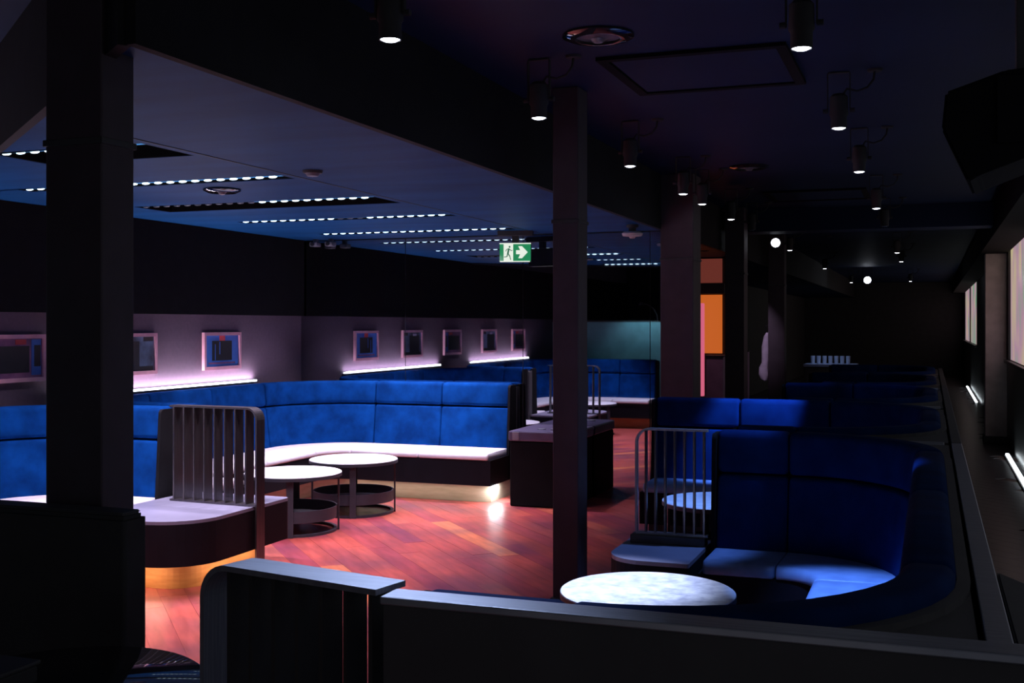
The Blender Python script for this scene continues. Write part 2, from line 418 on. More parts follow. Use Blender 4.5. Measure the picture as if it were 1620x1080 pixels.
struct(boxes('ceiling_upper', [(WX-0.1, RX+0.2, -3.2, YE, Z2, Z2+0.1)], 'ceil2'), 'dark raised ceiling over the booths', 'ceiling')
struct(boxes('trim_3', [(0.62, RX, -0.5, YE, 2.52, Z2)], 'casebody'), 'black boxed duct along the window side ceiling', 'trim')
struct(boxes('trim_4', [(EX+0.03, 0.62, 12.95, 13.35, 2.62, Z2)], 'ceil2'), 'dark cross beam under the raised ceiling', 'trim')
# thin seam along the ceiling where the slot panels end
struct(boxes('trim_5', [(SX1+0.06, SX1+0.068, 3.8, WY, Z1-0.003, Z1+0.001)], 'black'), 'thin dark seam line across the navy ceiling', 'trim')

# columns
def column(x0, x1, y0, y1, label):
    r = root('column', label, 'column', ((x0+x1)/2, (y0+y1)/2, 0), 'plum columns')
    box('shaft', x0, x1, y0, y1, 0, Z2, 'column', r, bevel=0.006)
    box('base_trim', x0-0.012, x1+0.012, y0-0.012, y1+0.012, 0, 0.09, 'black', r, bevel=0.004)
    box('collar', x0-0.006, x1+0.006, y0-0.006, y1+0.006, 2.13, 2.15, 'black', r, bevel=0.002)
column(-2.575, -2.36, 2.81, 2.96, 'broad dark column at far left behind the black seat back')
column(-1.935, -1.79, 5.90, 6.08, 'slim plum column standing on the red floor beside the pale table')
column(-2.185, -1.90, 9.64, 9.98, 'plum column closing the right end of the mirror wall')
column(-2.13, -1.92, 12.6, 12.85, 'dark column just right of the orange panel')
column(-2.19, -1.96, 16.6, 16.85, 'dark plum column beside the hanging pale garment')

# ------------------------------------------------------------------ banquettes
BACK = roundpoly([(0.03, 0.42), (0.215, 0.42), (0.165, 0.815), (0.03, 0.815)], [0.01, 0.03, 0.03, 0.01], 4)
HEAD = roundpoly([(0.03, 0.822), (0.170, 0.822), (0.150, 1.035), (0.03, 1.035)], [0.01, 0.03, 0.04, 0.03], 4)
def seatprof(f): return roundpoly([(0.14, 0.385), (f, 0.385), (f+0.005, 0.445), (0.14, 0.445)], [0.008, 0.015, 0.035, 0.01], 5)
def banquette(label, path, depth, toe='cream', frame=True, vel='velvet', lea='leather'):
    p0 = path.P[0]
    r = root('banquette', label, 'banquette', (p0.x, p0.y, 0), 'blue velvet banquettes')
    sweep('base', path, 0.0, path.L, [(0.02, 0.16), (depth-0.012, 0.16), (depth-0.012, 0.384), (0.02, 0.384)], 'seatbase', r, smooth=False)
    sweep('plinth', path, 0.04, path.L-0.04, [(0.02, 0.0), (depth-0.13, 0.0), (depth-0.13, 0.159), (0.02, 0.159)], toe, r, smooth=False)
    if frame:
        sweep('back_board', path, 0.0, path.L, [(0.0, 0.16), (0.029, 0.16), (0.029, 1.0), (0.0, 1.0)], 'black', r, smooth=False)
    for q in ((0.0, 0.022), (path.L-0.022, path.L)):
        sweep('end_panel', path, q[0], q[1], roundpoly([(0.02, 0.16), (0.24, 0.16), (0.185, 1.02), (0.02, 1.02)], [0.004, 0.01, 0.03, 0.01], 4), 'casebody', r, smooth=False)
    n = len(path.cuts)-1
    sp = seatprof(depth)
    for i in range(n):
        a, b_ = path.cuts[i]+(0.024 if i == 0 else 0.003), path.cuts[i+1]-(0.024 if i == n-1 else 0.003)
        sweep('seat_cushion', path, a, b_, sp, lea, r, puff=0.02)
        sweep('back_cushion', path, a, b_, BACK, vel, r, puff=0.022)
        sweep('head_cushion', path, a, b_, HEAD, vel, r, puff=0.022)
    return r
# left lounge booths
L2 = Path([(-3.62, WY-0.02), (WX+0.02, WY-0.02), (WX+0.02, 6.52), (-4.74, 6.52)], 0.9, +1, [2, 2, 1])
b2 = banquette('blue velvet banquette curving along the mirror wall under the pictures', L2, 0.70)
L1 = Path([(-4.74, 6.40), (WX+0.02, 6.40), (WX+0.02, 2.62), (-3.95, 2.62)], 0.78, +1, [1, 2, 2])
b1 = banquette('blue velvet banquette at far left, partly hidden behind the broad column', L1, 0.64, toe='oak')
struct(box('wall_divider', WX, -4.73, 6.402, 6.518, 0, 0.985, 'black', bevel=0.004), 'low black divider between the two left booths', 'wall')

def led_under(parent, x, y, sx, sy, power, col, rot=(0, 0, 0)):
    area('plinth_light', (x, y, 0.15), sx, sy, power, col, parent, rot)
# plinth glow of the mirror-wall booth
led_under(b2, -4.35, 9.33, 1.4, 0.02, 1.1, (1.0, 0.90, 0.76))
led_under(b2, -3.63, 9.45, 0.03, 0.25, 4.0, (0.85, 0.95, 1.0))
box('plinth_led', -3.612, -3.60, 9.36, 9.40, 0.120, 0.150, 'whiteled', b2, bevel=0.002)

# end shelves with fin railings ------------------------------------------------
def fin_rail(parent, p, q, zb, zt, nf, m, fm=None, fd=None, post=True, r=0.07, depth=0.06):
    """railing in the vertical plane p->q ; rounded top corner + full post at p ; fins stand across the plane"""
    p, q = Vector((*p, 0)), Vector((*q, 0)); d = (q-p).normalized(); n = Vector((-d.y, d.x, 0)); L = (q-p).length
    zp = 0.0 if post else zb
    pts = [p+Vector((0, 0, zp)), p+Vector((0, 0, zt-r))]
    for k in range(1, 9):
        a = PI-PI/2*k/8
        pts.append(p+d*(r+r*math.cos(a))+Vector((0, 0, zt-r+r*math.sin(a))))
    pts.append(q+Vector((0, 0, zt)))
    flatbar('frame_bar', pts, depth, 0.012, n, m, parent)
    ml = 0.010
    for k in range(nf):
        c_ = p+d*(L*(k+1)/(nf+0.4))
        zz = zt-0.007 if L*(k+1)/(nf+0.4) > 0.6*r else zt-r*0.5
        bm = bmesh.new(); vs = []
        for z in (zb, zz):
            for a, b_ in ((-1,-1),(1,-1),(1,1),(-1,1)): vs.append(bm.verts.new(c_+d*a*ml/2+n*b_*(fd or depth)/2+Vector((0, 0, z))))
        for f in ((0,1,2,3),(4,5,6,7),(0,1,5,4),(1,2,6,5),(2,3,7,6),(3,0,4,7)): bm.faces.new([vs[i] for i in f])
        link('fin', bm2me(bm, 'fin'), fm or m, parent)
    bm = bmesh.new(); vs = []
    for z in (zb-0.012, zb):
        for e_, b_ in ((p, -1), (q, -1), (q, 1), (p, 1)): vs.append(bm.verts.new(e_+n*b_*depth/2+Vector((0, 0, z))))
    for f in ((0,1,2,3),(4,5,6,7),(0,1,5,4),(1,2,6,5),(2,3,7,6),(3,0,4,7)): bm.faces.new([vs[i] for i in f])
    link('bottom_bar', bm2me(bm, 'bottom_bar'), m, parent)

sh = root('end_shelf', 'low dark end shelf with grey top and glowing orange plinth', 'shelf', (-4.3, 6.0, 0), 'end shelves')
P = roundpoly([(-4.715, 5.42), (-3.95, 5.42), (-3.95, 6.52), (-4.715, 6.52)], [0.02, 0.32, 0.05, 0.01], 10)
Pi = roundpoly([(-4.715, 5.66), (-4.13, 5.66), (-4.13, 6.40), (-4.715, 6.40)], [0.01, 0.22, 0.03, 0.01], 10)
prism('body', P, 0.18, 0.425, 'seatbase', sh, 0.004); prism('top', P, 0.4255, 0.445, 'shelf', sh, 0.004); prism('plinth', Pi, 0.0, 0.1795, 'oak', sh)
area('plinth_light', (-4.45, 5.55, 0.172), 0.5, 0.03, 2.0, (1.0, 0.66, 0.42), sh)
area('plinth_light', (-4.04, 6.05, 0.172), 0.03, 0.7, 2.2, (1.0, 0.70, 0.46), sh)
rl = root('fin_railing', 'bronze fin railing with rounded corner on the far left end shelf', 'railing', (-3.93, 6.12, 0), 'fin railings')
fin_rail(rl, (-3.928, 6.12), (-4.60, 6.16), 0.458, 1.055, 8, 'bronze', depth=0.084)

sh = root('end_shelf', 'low end shelf with pale blue top at the right booth', 'shelf', (-1.2, 5.7, 0), 'end shelves')
P = roundpoly([(-1.50, 5.34), (-1.075, 5.34), (-1.075, 5.98), (-1.50, 5.98)], [0.20, 0.01, 0.01, 0.04], 10)
Pi = roundpoly([(-1.40, 5.45), (-1.075, 5.45), (-1.075, 5.90), (-1.40, 5.90)], [0.12, 0.01, 0.01, 0.02], 10)
prism('body', P, 0.16, 0.425, 'seatbase', sh, 0.004); prism('top', P, 0.4255, 0.445, 'shelf', sh, 0.004); prism('plinth', Pi, 0.0, 0.1595, 'black', sh)
box('kerb', -1.47, -1.08, 5.775, 5.865, 0.4455, 0.488, 'black', sh, bevel=0.004)
rl = root('fin_railing', 'steel fin railing standing on the shelf of the right booth', 'railing', (-1.44, 5.82, 0.488), 'fin railings')
fin_rail(rl, (-1.445, 5.82), (-1.07, 5.82), 0.50, 1.035, 7, 'steel', fm='bronze', post=False, depth=0.03)

rl = root('fin_railing', 'black fin railing in the foreground with lit steel top edge', 'railing', (-1.47, 2.12, 0), 'fin railings')
fin_rail(rl, (-1.47, 2.125), (-1.00, 2.025), 0.06, 1.06, 7, 'steel', fm='blackmatt', fd=0.0635, post=True, depth=0.095, r=0.07)

# right-hand booths
def rbooth(yn, yf, xl_far, xl_near, labels, legs=(1, 2, 1), xr=0.085, R=0.75):
    path = Path([(xl_far, yf), (xr, yf), (xr, yn), (xl_near, yn)], R, -1, list(legs))
    r = banquette(labels, path, 0.58, toe='black', vel='shadevelvet', lea='blueleather')
    # flat dark infill between the round back and the square outer corners
    for cy, sg in ((yf, -1), (yn, 1)):
        cc = (xr-R, cy+sg*R); pts = [(xr-R, cy)] + [(cc[0]+(R-0.002)*math.sin(a), cc[1]-sg*(R-0.002)*math.cos(a)) for a in [PI/2*k/10 for k in range(11)]] + [(xr, cy)]
        clean = [pts[0]] + pts[2:]
        prism('corner_infill', clean, 0.90, 0.985, 'black', r)
    return r
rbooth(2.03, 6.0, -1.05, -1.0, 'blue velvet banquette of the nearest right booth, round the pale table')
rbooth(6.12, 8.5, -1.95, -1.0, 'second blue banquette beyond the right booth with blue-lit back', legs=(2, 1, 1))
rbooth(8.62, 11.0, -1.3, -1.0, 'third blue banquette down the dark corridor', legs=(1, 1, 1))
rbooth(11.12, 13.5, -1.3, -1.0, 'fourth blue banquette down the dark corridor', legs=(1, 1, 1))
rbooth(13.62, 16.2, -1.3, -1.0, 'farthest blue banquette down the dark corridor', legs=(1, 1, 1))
# booth partitions with steel caps
def partition(x0, x1, y0, y1, label, z=1.0, cap=True):
    r = root('booth_partition', label, 'partition', ((x0+x1)/2, (y0+y1)/2, 0), 'booth partitions')
    box('panel', x0, x1, y0, y1, 0, z-0.016, 'black', r, bevel=0.002)
    box('cap', x0-0.004, x1+0.004, y0-0.006, y1+0.006, z-0.0155, z, 'steel', r, bevel=0.003)
    return r
r = partition(-0.985, 0.50, 1.96, 2.022, 'black booth partition with steel cap across the foreground', 1.06)
prism('ledge', [(0.15, 2.03), (0.5, 2.03), (0.5, 2.5), (0.22, 2.81), (0.15, 2.98)], 0.90, 0.985, 'black', r, 0.004)
box('ledge_support', 0.17, 0.40, 2.04, 2.3, 0, 0.90, 'black', r)
partition(-1.06, 0.06, 6.012, 6.108, 'dark partition between the nearest and second right booths', 0.99)
partition(-1.95, 0.06, 8.512, 8.608, 'dark partition behind the blue-lit second booth back', 1.0)
partition(-1.3, 0.06, 11.012, 11.108, 'dark partition with a bright cap edge behind the third booth', 1.0)
partition(-1.3, 0.06, 13.512, 13.608, 'dark partition behind the fourth booth', 1.0)
r = root('booth_partition', 'dark partition along the aisle side of the nearest right booth', 'partition', (0.12, 4.5, 0), 'booth partitions')
box('panel', 0.10, 0.14, 2.04, 6.0, 0, 0.98, 'black', r); box('cap', 0.096, 0.144, 2.04, 6.0, 0.981, 0.997, 'steel', r, bevel=0.003)
r = root('booth_partition', 'dark partition along the aisle side of the farther right booths', 'partition', (0.12, 11, 0), 'booth partitions')
box('panel', 0.10, 0.14, 6.02, 16.2, 0, 0.98, 'black', r); box('cap', 0.096, 0.144, 6.02, 16.2, 0.981, 0.997, 'black', r, bevel=0.003)

# ------------------------------------------------------------------ round tables
def round_table(x, y, label, R=0.37, z=0.45, tm='tabletop'):
    r = root('round_table', label, 'table', (x, y, 0), 'low round tables')
    lathe('table_top', [(0, z), (R-0.006, z), (R, z-0.004), (R, z-0.008), (0, z-0.008)], (x, y, 0), tm, r, 56)
    lathe('rim', [(R-0.03, z-0.0085), (R+0.002, z-0.0085), (R+0.002, z-0.032), (R-0.03, z-0.032), (R-0.03, z-0.0085)], (x, y, 0), 'tablemetal', r, 56)
    tz = 0.115
    lathe('tray', [(0, tz), (R-0.045, tz), (R-0.045, tz+0.075), (R-0.033, tz+0.075), (R-0.033, tz-0.012), (0, tz-0.012), (0, tz)], (x, y, 0), 'tablemetal', r, 56)
    for k in range(4):
        a = PI/4*0.6+k*PI/2; ca, sa = math.cos(a), math.sin(a); rr = R-0.025
        bm = bmesh.new(); addbox(bm, rr-0.007, rr+0.007, -0.026, 0.026, 0.0, z-0.033, 0.002)
        bmesh.ops.transform(bm, matrix=Matrix.Translation((x, y, 0)) @ Matrix.Rotation(a, 4, 'Z'), verts=bm.verts)
        link('leg', bm2me(bm, 'leg'), 'tablemetal', r)
    lathe('base_ring', [(R-0.06, 0), (R-0.034, 0), (R-0.034, 0.02), (R-0.06, 0.02), (R-0.06, 0)], (x, y, 0), 'tablemetal', r, 56)
    return r
round_table(-4.57, 8.55, 'white round low table nearest the mirror wall banquette')
round_table(-4.60, 7.63, 'white round low table partly behind the bronze railing')
round_table(-1.13, 4.74, 'mottled pale round table in the nearest right booth', tm='mottled')
round_table(-1.27, 7.33, 'pale round table glimpsed through the steel fin railing')
round_table(-4.60, 4.2, 'white round low table seen only as a reflection in the mirror')

SLOTW, SLOTC = 125.0, (0.95, 0.80, 1.0)
# ------------------------------------------------------------------ ceiling light strips
def strip(y, x0, x1, lit0, label, dim=None, wf=SW):
    r = root('ceiling_light_slot', label, 'ceiling light', ((x0+x1)/2, y, Z1), 'slots of light points in the navy ceiling')
    w = SW-0.002; v = wf-0.002
    boxes('housing', [(x0+.002, x1-.002, y-w, y-w+0.006, Z1+0.002, Z1+0.09), (x0+.002, x1-.002, y+v-0.006, y+v, Z1+0.002, Z1+0.09), (x0+.002, x1-.002, y-w, y+v, Z1+0.09, Z1+0.096),
        (x0+.002, x0+.008, y-w, y+v, Z1+0.002, Z1+0.09), (x1-.008, x1-.002, y-w, y+v, Z1+0.002, Z1+0.09)], 'casebody', r)
    box('led_rail', x0+0.02, x1-0.02, y-0.016, y+0.018, Z1+0.012, Z1+0.03, 'black', r, bevel=0.002)
    box('glow_line', max(x0+0.03, lit0), x1-0.03, y-0.005, y+0.006, Z1+0.0075, Z1+0.0118, 'cyanrail', r, bevel=0.001)
    n = int((x1-x0-0.06)/0.088)
    bm = bmesh.new(); bmesh.ops.create_uvsphere(bm, u_segments=12, v_segments=6, radius=1.0)
    for v in bm.verts: v.co = Vector((v.co.x*0.029, v.co.y*0.010, v.co.z*0.008))
    me = bm2me(bm, 'led'); me.materials.append(M['blueled'])
    for p_ in me.polygons: p_.use_smooth = True
    bm = bmesh.new(); bmesh.ops.create_uvsphere(bm, u_segments=12, v_segments=6, radius=1.0)
    for v in bm.verts: v.co = Vector((v.co.x*0.029, v.co.y*0.010, v.co.z*0.008))
    me2 = bm2me(bm, 'led_unlit'); me2.materials.append(M['ledoff'])
    for i in range(n):
        x = x0+0.05+i*0.088
        on = x > lit0 and not (dim and dim[0] < x < dim[1])
        o = bpy.data.objects.new('led', me if on else me2); C.objects.link(o); o.location = (x, y, Z1+0.006); adopt(o, r)
    l0 = max(x0+0.05, lit0)
    nl = max(2, round((x1-l0)/0.38))
    for i in range(nl):
        x = l0+(x1-l0-0.06)*(i+0.5)/nl
        spot('slot_light', (x, y, Z1-0.012), (x, y, 0), SLOTW, SLOTC, 88, 1.0, 0.015, r)
strip(4.43, SX00, SX1, -9, 'short ceiling light slot nearest the broad column at left', wf=0.34)
strip(5.65, SX0, SX1, -9, 'ceiling light slot beside the round recessed ceiling speaker')
strip(6.78, SX0, SX1, -4.42, 'ceiling light slot lit only along its right half', wf=0.34)
strip(8.05, SX0, SX1, -9, 'fourth ceiling light slot, one before the mirror wall', dim=(-4.45, -4.2))
strip(9.38, SX0, SX1, -9, 'ceiling light slot closest to the mirror wall')

# wall light strips above the sofa back
def wall_strip(y0, y1, label):
    r = root('wall_light_strip', label, 'light strip', (WX+0.03, (y0+y1)/2, 1.04), 'wall light strips above the banquettes')
    box('channel', WX+0.001, WX+0.05, y0, y1, 1.038, 1.050, 'black', r, bevel=0.001)
    box('tube', WX+0.010, WX+0.045, y0+0.01, y1-0.01, 1.0505, 1.066, 'whiteled', r, bevel=0.004)
    area('strip_light', (WX+0.035, (y0+y1)/2, 1.070), 0.02, y1-y0-0.05, 6.5*(y1-y0), (1.0, 0.80, 0.98), r, rot=(PI, 0, 0))
wall_strip(6.60, 9.15, 'white light strip on the wall above the corner banquette')
wall_strip(3.2, 5.57, 'white light strip above the far left banquette, seen in the mirror')

# ------------------------------------------------------------------ framed pictures
def picture(y, label, kind):
    hw, hh = 0.28, 0.165; z = 1.345; x = WX+0.002
    r = root('framed_picture', label, 'picture', (x, y, z), 'pictures on the mauve wall')
    f = 0.028
    boxes('frame', [(x, x+0.03, y-hw, y+hw, z+hh-f, z+hh), (x, x+0.03, y-hw, y+hw, z-hh, z-hh+f), (x, x+0.03, y-hw, y-hw+f, z-hh+f, z+hh-f), (x, x+0.03, y+hw-f, y+hw, z-hh+f, z+hh-f)], 'pinkframe', r)
    pr = box('print', x, x+0.014, y-hw+f, y+hw-f, z-hh+f, z+hh-f, ('picblue', 'picteal', 'picplum')[kind], r, bevel=0)
    xa = x+0.0142
    if kind == 0:
        boxes('dark_square', [(xa, xa+0.002, y-0.15, y+0.15, z-0.085, z+0.09)], 'picblack', pr)
        boxes('red_patch', [(xa, xa+0.0022, y-0.04, y+0.045, z+0.09, z+0.135)], 'picred', pr)
        boxes('pale_streak', [(xa+0.002, xa+0.0032, y-0.045, y-0.03, z-0.03, z+0.08), (xa+0.002, xa+0.0032, y-0.11, y-0.10, z-0.08, z+0.06)], 'picblue', pr)
        boxes('base_line', [(xa, xa+0.0022, y-0.2, y+0.2, z-0.115, z-0.10)], 'picplum', pr)
    elif kind == 1:
        boxes('dark_block', [(xa, xa+0.002, y-0.20, y+0.07, z-0.11, z+0.10)], 'picblack', pr)
        boxes('dark_base', [(xa, xa+0.0022, y-0.24, y+0.24, z-0.135, z-0.10), (xa, xa+0.0022, y+0.12, y+0.24, z+0.10, z+0.135)], 'picblack', pr)
        boxes('pale_streak', [(xa+0.002, xa+0.0032, y-0.12, y-0.02, z+0.095, z+0.12)], 'picpale', pr)
    else:
        boxes('dark_block', [(xa, xa+0.002, y-0.24, y+0.13, z-0.10, z+0.085)], 'picblack', pr)
        boxes('blue_column', [(xa, xa+0.0022, y+0.15, y+0.24, z-0.12, z+0.13)], 'picblue', pr)
        boxes('dark_column', [(xa+0.002, xa+0.0035, y+0.175, y+0.235, z-0.06, z+0.09)], 'picblack', pr)
        boxes('red_patch', [(xa, xa+0.0022, y, y+0.10, z+0.095, z+0.13)], 'picred', pr)
picture(8.62, 'pink framed blue print with a black square, nearest the corner', 0)
picture(7.42, 'pink framed dark print half hidden by the broad column', 1)
picture(6.18, 'pink framed dim print at the left edge of the photo', 2)
picture(4.85, 'pink framed print seen only in the mirror, fourth from the corner', 1)
picture(3.62, 'pink framed print seen only in the mirror, farthest from the corner', 2)

# ------------------------------------------------------------------ exit sign
def exit_sign():
    cx, cy, cz = -3.50, 9.60, 2.225; w, h = 0.142, 0.085
    a = math.radians(14)
    r = root('exit_sign', 'lit green running man exit sign with arrow under the ceiling', 'exit sign', (cx, cy, cz))
    X = Matrix.Translation((cx, cy, cz)) @ Matrix.Rotation(a, 4, 'Z')
    def tb(name, lst, m, par, bev=0):
        bm = bmesh.new()
        for q in lst: addbox(bm, *q, bev)
        bmesh.ops.transform(bm, matrix=X, verts=bm.verts); return link(name, bm2me(bm, name), m, par)
    def tp(name, pts, y0, y1, m, par):
        bm = bmesh.new(); lo_ = [bm.verts.new((x, y0, z)) for x, z in pts]; hi_ = [bm.verts.new((x, y1, z)) for x, z in pts]; n = len(pts)
        bm.faces.new(lo_); bm.faces.new(hi_[::-1])
        for i in range(n): bm.faces.new((lo_[i], lo_[(i+1) % n], hi_[(i+1) % n], hi_[i]))
        bmesh.ops.transform(bm, matrix=X, verts=bm.verts); return link(name, bm2me(bm, name), m, par)
    tb('housing', [(-w, w, -0.012, 0.05, -h, h)], 'blackmatt', r, 0.003)
    fc = tb('green_face', [(-w+0.002, w-0.002, -0.016, -0.0122, -h+0.004, h-0.004)], 'exitgreen', r)
    tb('white_edge', [(-w, w, -0.018, -0.0125, h-0.010, h), (-w+0.004, w-0.01, -0.018, -0.0125, -h, -h+0.009)], 'exitwhite', fc)
    tb('door_panel', [(-0.104, -0.018, -0.0185, -0.0162, -h+0.009, h-0.010)], 'exitwhite', fc)
    tp('arrow', [(0.008, -0.016), (0.045, -0.016), (0.028, -0.052), (0.062, -0.052), (0.113, 0.002), (0.062, 0.056), (0.028, 0.056), (0.045, 0.020), (0.008, 0.020)], -0.0185, -0.0162, 'exitwhite', fc)
    # running figure
    y0, y1 = -0.0205, -0.0188
    head = [(-0.050+0.008*math.cos(2*PI*k/12), 0.050+0.009*math.sin(2*PI*k/12)) for k in range(12)]
    def limb(p, q, t):
        p, q = Vector(p), Vector(q); d = (q-p).normalized(); n = Vector((-d.y, d.x))*t/2; return [tuple(p+n), tuple(q+n), tuple(q-n), tuple(p-n)]
    fig = tp('running_figure', head, y0, y1, 'exitfig', fc)
    for p, q, t in (((-0.056, 0.036), (-0.066, -0.012), 0.015), ((-0.054, 0.033), (-0.036, 0.016), 0.006), ((-0.036, 0.016), (-0.024, 0.020), 0.006), ((-0.058, 0.033), (-0.078, 0.026), 0.006), ((-0.078, 0.026), (-0.084, 0.010), 0.006),
                    ((-0.064, -0.010), (-0.048, -0.034), 0.009), ((-0.048, -0.034), (-0.040, -0.066), 0.007), ((-0.067, -0.010), (-0.074, -0.038), 0.009), ((-0.074, -0.038), (-0.100, -0.040), 0.007)):
        tp('limb', limb(p, q, t), y0, y1, 'exitfig', fig)
    tb('hanger', [(-0.03, 0.03, 0.0, 0.04, h, Z1-cz)], 'blackmatt', r)
    tb('mount_plate', [(-0.16, 0.16, -0.03, 0.07, Z1-cz-0.045, Z1-cz)], 'blackmatt', r, 0.004)
exit_sign()

# ------------------------------------------------------------------ ceiling spotlights
def downlight(x, y, label, power, tgt=None, col=(0.17, 0.36, 1.0), ang=52, zl=2.58, R=0.036, cable=1, lit=True):
    r = root('ceiling_spotlight', label, 'spotlight', (x, y, Z2), 'black ceiling spotlights')
    lathe('lamp_body', [(0, zl+0.175), (0.03, zl+0.175), (0.045, zl+0.16), (0.047, zl+0.07), (0.040, zl+0.06), (0.040, zl), (R, zl), (R, zl+0.03), (0, zl+0.03)], (x, y, 0), 'blackmatt', r, 24)
    # yoke
    pts = [(x-0.055, y, zl+0.085), (x-0.055, y, Z2-0.012), (x-0.052, y, Z2-0.006), (x+0.052, y, Z2-0.006), (x+0.055, y, Z2-0.012), (x+0.055, y, zl+0.085)]
    flatbar('yoke', pts, 0.02, 0.006, (0, 1, 0), 'blackmatt', r)
    for s_ in (-1, 1):
        lathe('yoke_knob', [(0, -0.012), (0.012, -0.012), (0.012, 0.012), (0, 0.012)], (x+s_*0.066, y, zl+0.09), 'blackmatt', r, 12, Matrix.Rotation(PI/2, 4, 'Y'))
    tube('cable', [(x+0.02, y, zl+0.17), (x+0.04, y, zl+0.20), (x+0.09, y, zl+0.185), (x+0.14, y, zl+0.20), (x+0.17, y, zl+0.24), (x+0.175, y, Z2-0.005)], 0.006, 'blackmatt', r)
    lathe('cable_plate', [(0, Z2-0.012), (0.035, Z2-0.012), (0.04, Z2-0.001), (0, Z2-0.001)], (x+0.175, y, 0), 'blackmatt', r, 16)
    if lit:
        lathe('lens', [(0, zl-0.006), (R*0.6, zl-0.004), (R*0.98, zl+0.004), (R*0.98, zl+0.012), (0, zl+0.012)], (x, y, 0), 'lens', r, 24)
        if power: spot('lamp_light', (x, y, zl-0.012), tgt if tgt else (x, y, 0), power, col, ang, 0.7, 0.03, r)
    else:
        lathe('lens', [(0, zl-0.006), (R*0.6, zl-0.004), (R*0.98, zl+0.004), (R*0.98, zl+0.012), (0, zl+0.012)], (x, y, 0), 'ledoff', r, 24)
LR = [(3.61, 260, (-1.2, 2.15, 1.06), 34), (5.23, 620, (-1.45, 4.85, .45), 34), (7.02, 260, (-1.4, 7.3, .45), 30), (8.66, 25, None, 40), (9.44, 8, None, 40), (10.9, 30, (-1.15, 11.0, 1), 25), (15.73, 20, None, 45), (21.13, 10, None, 45), (28.39, 10, None, 45)]
ordn = ['nearest', 'second', 'third', 'fourth', 'fifth', 'sixth', 'seventh', 'eighth', 'ninth', 'tenth']
for k, (y, p_, t, a) in enumerate(LR):
    downlight(-1.785, y, '%s black spotlight from the camera in the left ceiling row' % ordn[k], p_, t, ang=a, col=(0.55, 0.66, 1.0) if k < 2 else (0.17, 0.36, 1.0))
RR = [(4.24, 700, (-0.36, 5.0, 0.45), 26), (6.03, 150, (-1.05, 5.82, 1.02), 26), (7.8, 800, (-1.18, 8.33, 0.98), 22), (10.31, 10, (-.3,10.9,1), 35), (16.79, 15, None, 45), (19.19, 10, None, 45), (28.03, 10, None, 45)]
for k, (y, p_, t, a) in enumerate(RR):
    downlight(-0.44, y, '%s black spotlight from the camera in the right ceiling row' % ordn[k], p_, t, ang=a)
downlight(-1.78, 12.2, 'unlit black spotlight in the left row before the cross beam', 0, lit=False)
downlight(-0.44, 12.2, 'unlit black spotlight in the right row before the cross beam', 0, lit=False)
def facing_lamp(x, y, z, R, label):
    r = root('stage_lamp', label, 'stage lamp', (x, y, Z2), 'bright lamps facing the room')
    rot = Matrix.Rotation(PI/2+0.12, 4, 'X')
    lathe('lamp_body', [(0, -0.22), (R*0.7, -0.22), (R*1.1, -0.05), (R*1.1, 0.0), (R, 0.0), (R, -0.02), (0, -0.02)], (x, y, z), 'blackmatt', r, 24, rot)
    lathe('lens', [(0, 0.012), (R*0.6, 0.008), (R*0.97, -0.004), (R*0.97, -0.018), (0, -0.018)], (x, y, z), 'lens', r, 24, rot)
    flatbar('yoke', [(x-R*1.3, y+0.06, z), (x-R*1.3, y+0.06, Z2-0.006), (x+R*1.3, y+0.06, Z2-0.006), (x+R*1.3, y+0.06, z)], 0.03, 0.008, (0, 1, 0), 'blackmatt', r)
facing_lamp(-1.785, 14.21, 2.58, 0.055, 'bright lamp facing the room right of the orange panel')
facing_lamp(-1.34, 26.9, 2.58, 0.08, 'bright far lamp between the two ceiling spotlight rows')

downlight(-4.7, 3.55, 'added fill spotlight above the far left booth, out of view at left', 330, (-4.75, 3.7, 0.4), col=(0.8, 0.78, 1.0), ang=75)  # added out of view to brighten the far left booth
# recessed round ceiling speakers
def recessed(x, y, z, R, label):
    r = root('ceiling_speaker', label, 'ceiling speaker', (x, y, z), 'round recessed ceiling speakers')
    lathe('ring', [(R*0.62, z-0.001), (R*0.62, z-0.022), (R*0.75, z-0.024), (R, z-0.010), (R, z-0.001), (R*0.62, z-0.001)], (x, y, 0), 'blackgloss', r, 40)
    lathe('cone', [(0, z-0.020), (R*0.25, z-0.018), (R*0.45, z-0.006), (R*0.618, z-0.010), (R*0.618, z-0.001), (0, z-0.001)], (x, y, 0), 'speakergrey', r, 32)
    lathe('dome', [(0, z-0.038), (R*0.14, z-0.034), (R*0.22, z-0.0205)], (x, y, 0), 'speakergrey', r, 20)
recessed(-4.13, 6.01, Z1, 0.115, 'round recessed speaker in the navy ceiling beside a light slot')
recessed(-1.39, 4.89, Z2, 0.16, 'large round recessed speaker in the raised ceiling near the top')
recessed(-1.39, 9.38, Z2, 0.16, 'round recessed speaker farther along the raised ceiling')
# ceiling access hatches
def hatch(x0, x1, y0, y1, label):
    r = root('ceiling_hatch', label, 'hatch', ((x0+x1)/2, (y0+y1)/2, Z2), 'ceiling access hatches'); z = Z2
    boxes('frame', [(x0, x1, y0, y0+0.05, z-0.018, z-0.001), (x0, x1, y1-0.05, y1, z-0.018, z-0.001), (x0, x0+0.05, y0+0.05, y1-0.05, z-0.018, z-0.001), (x1-0.05, x1, y0+0.05, y1-0.05, z-0.018, z-0.001)], 'casebody', r)
    box('panel', x0+0.055, x1-0.055, y0+0.055, y1-0.055, z-0.010, z-0.001, 'ceil2', r, bevel=0.002)
hatch(-1.52, -0.62, 5.30, 6.2, 'square access hatch in the raised ceiling nearest the camera')
hatch(-1.53, -0.57, 11.2, 12.1, 'square access hatch farther down the raised ceiling')
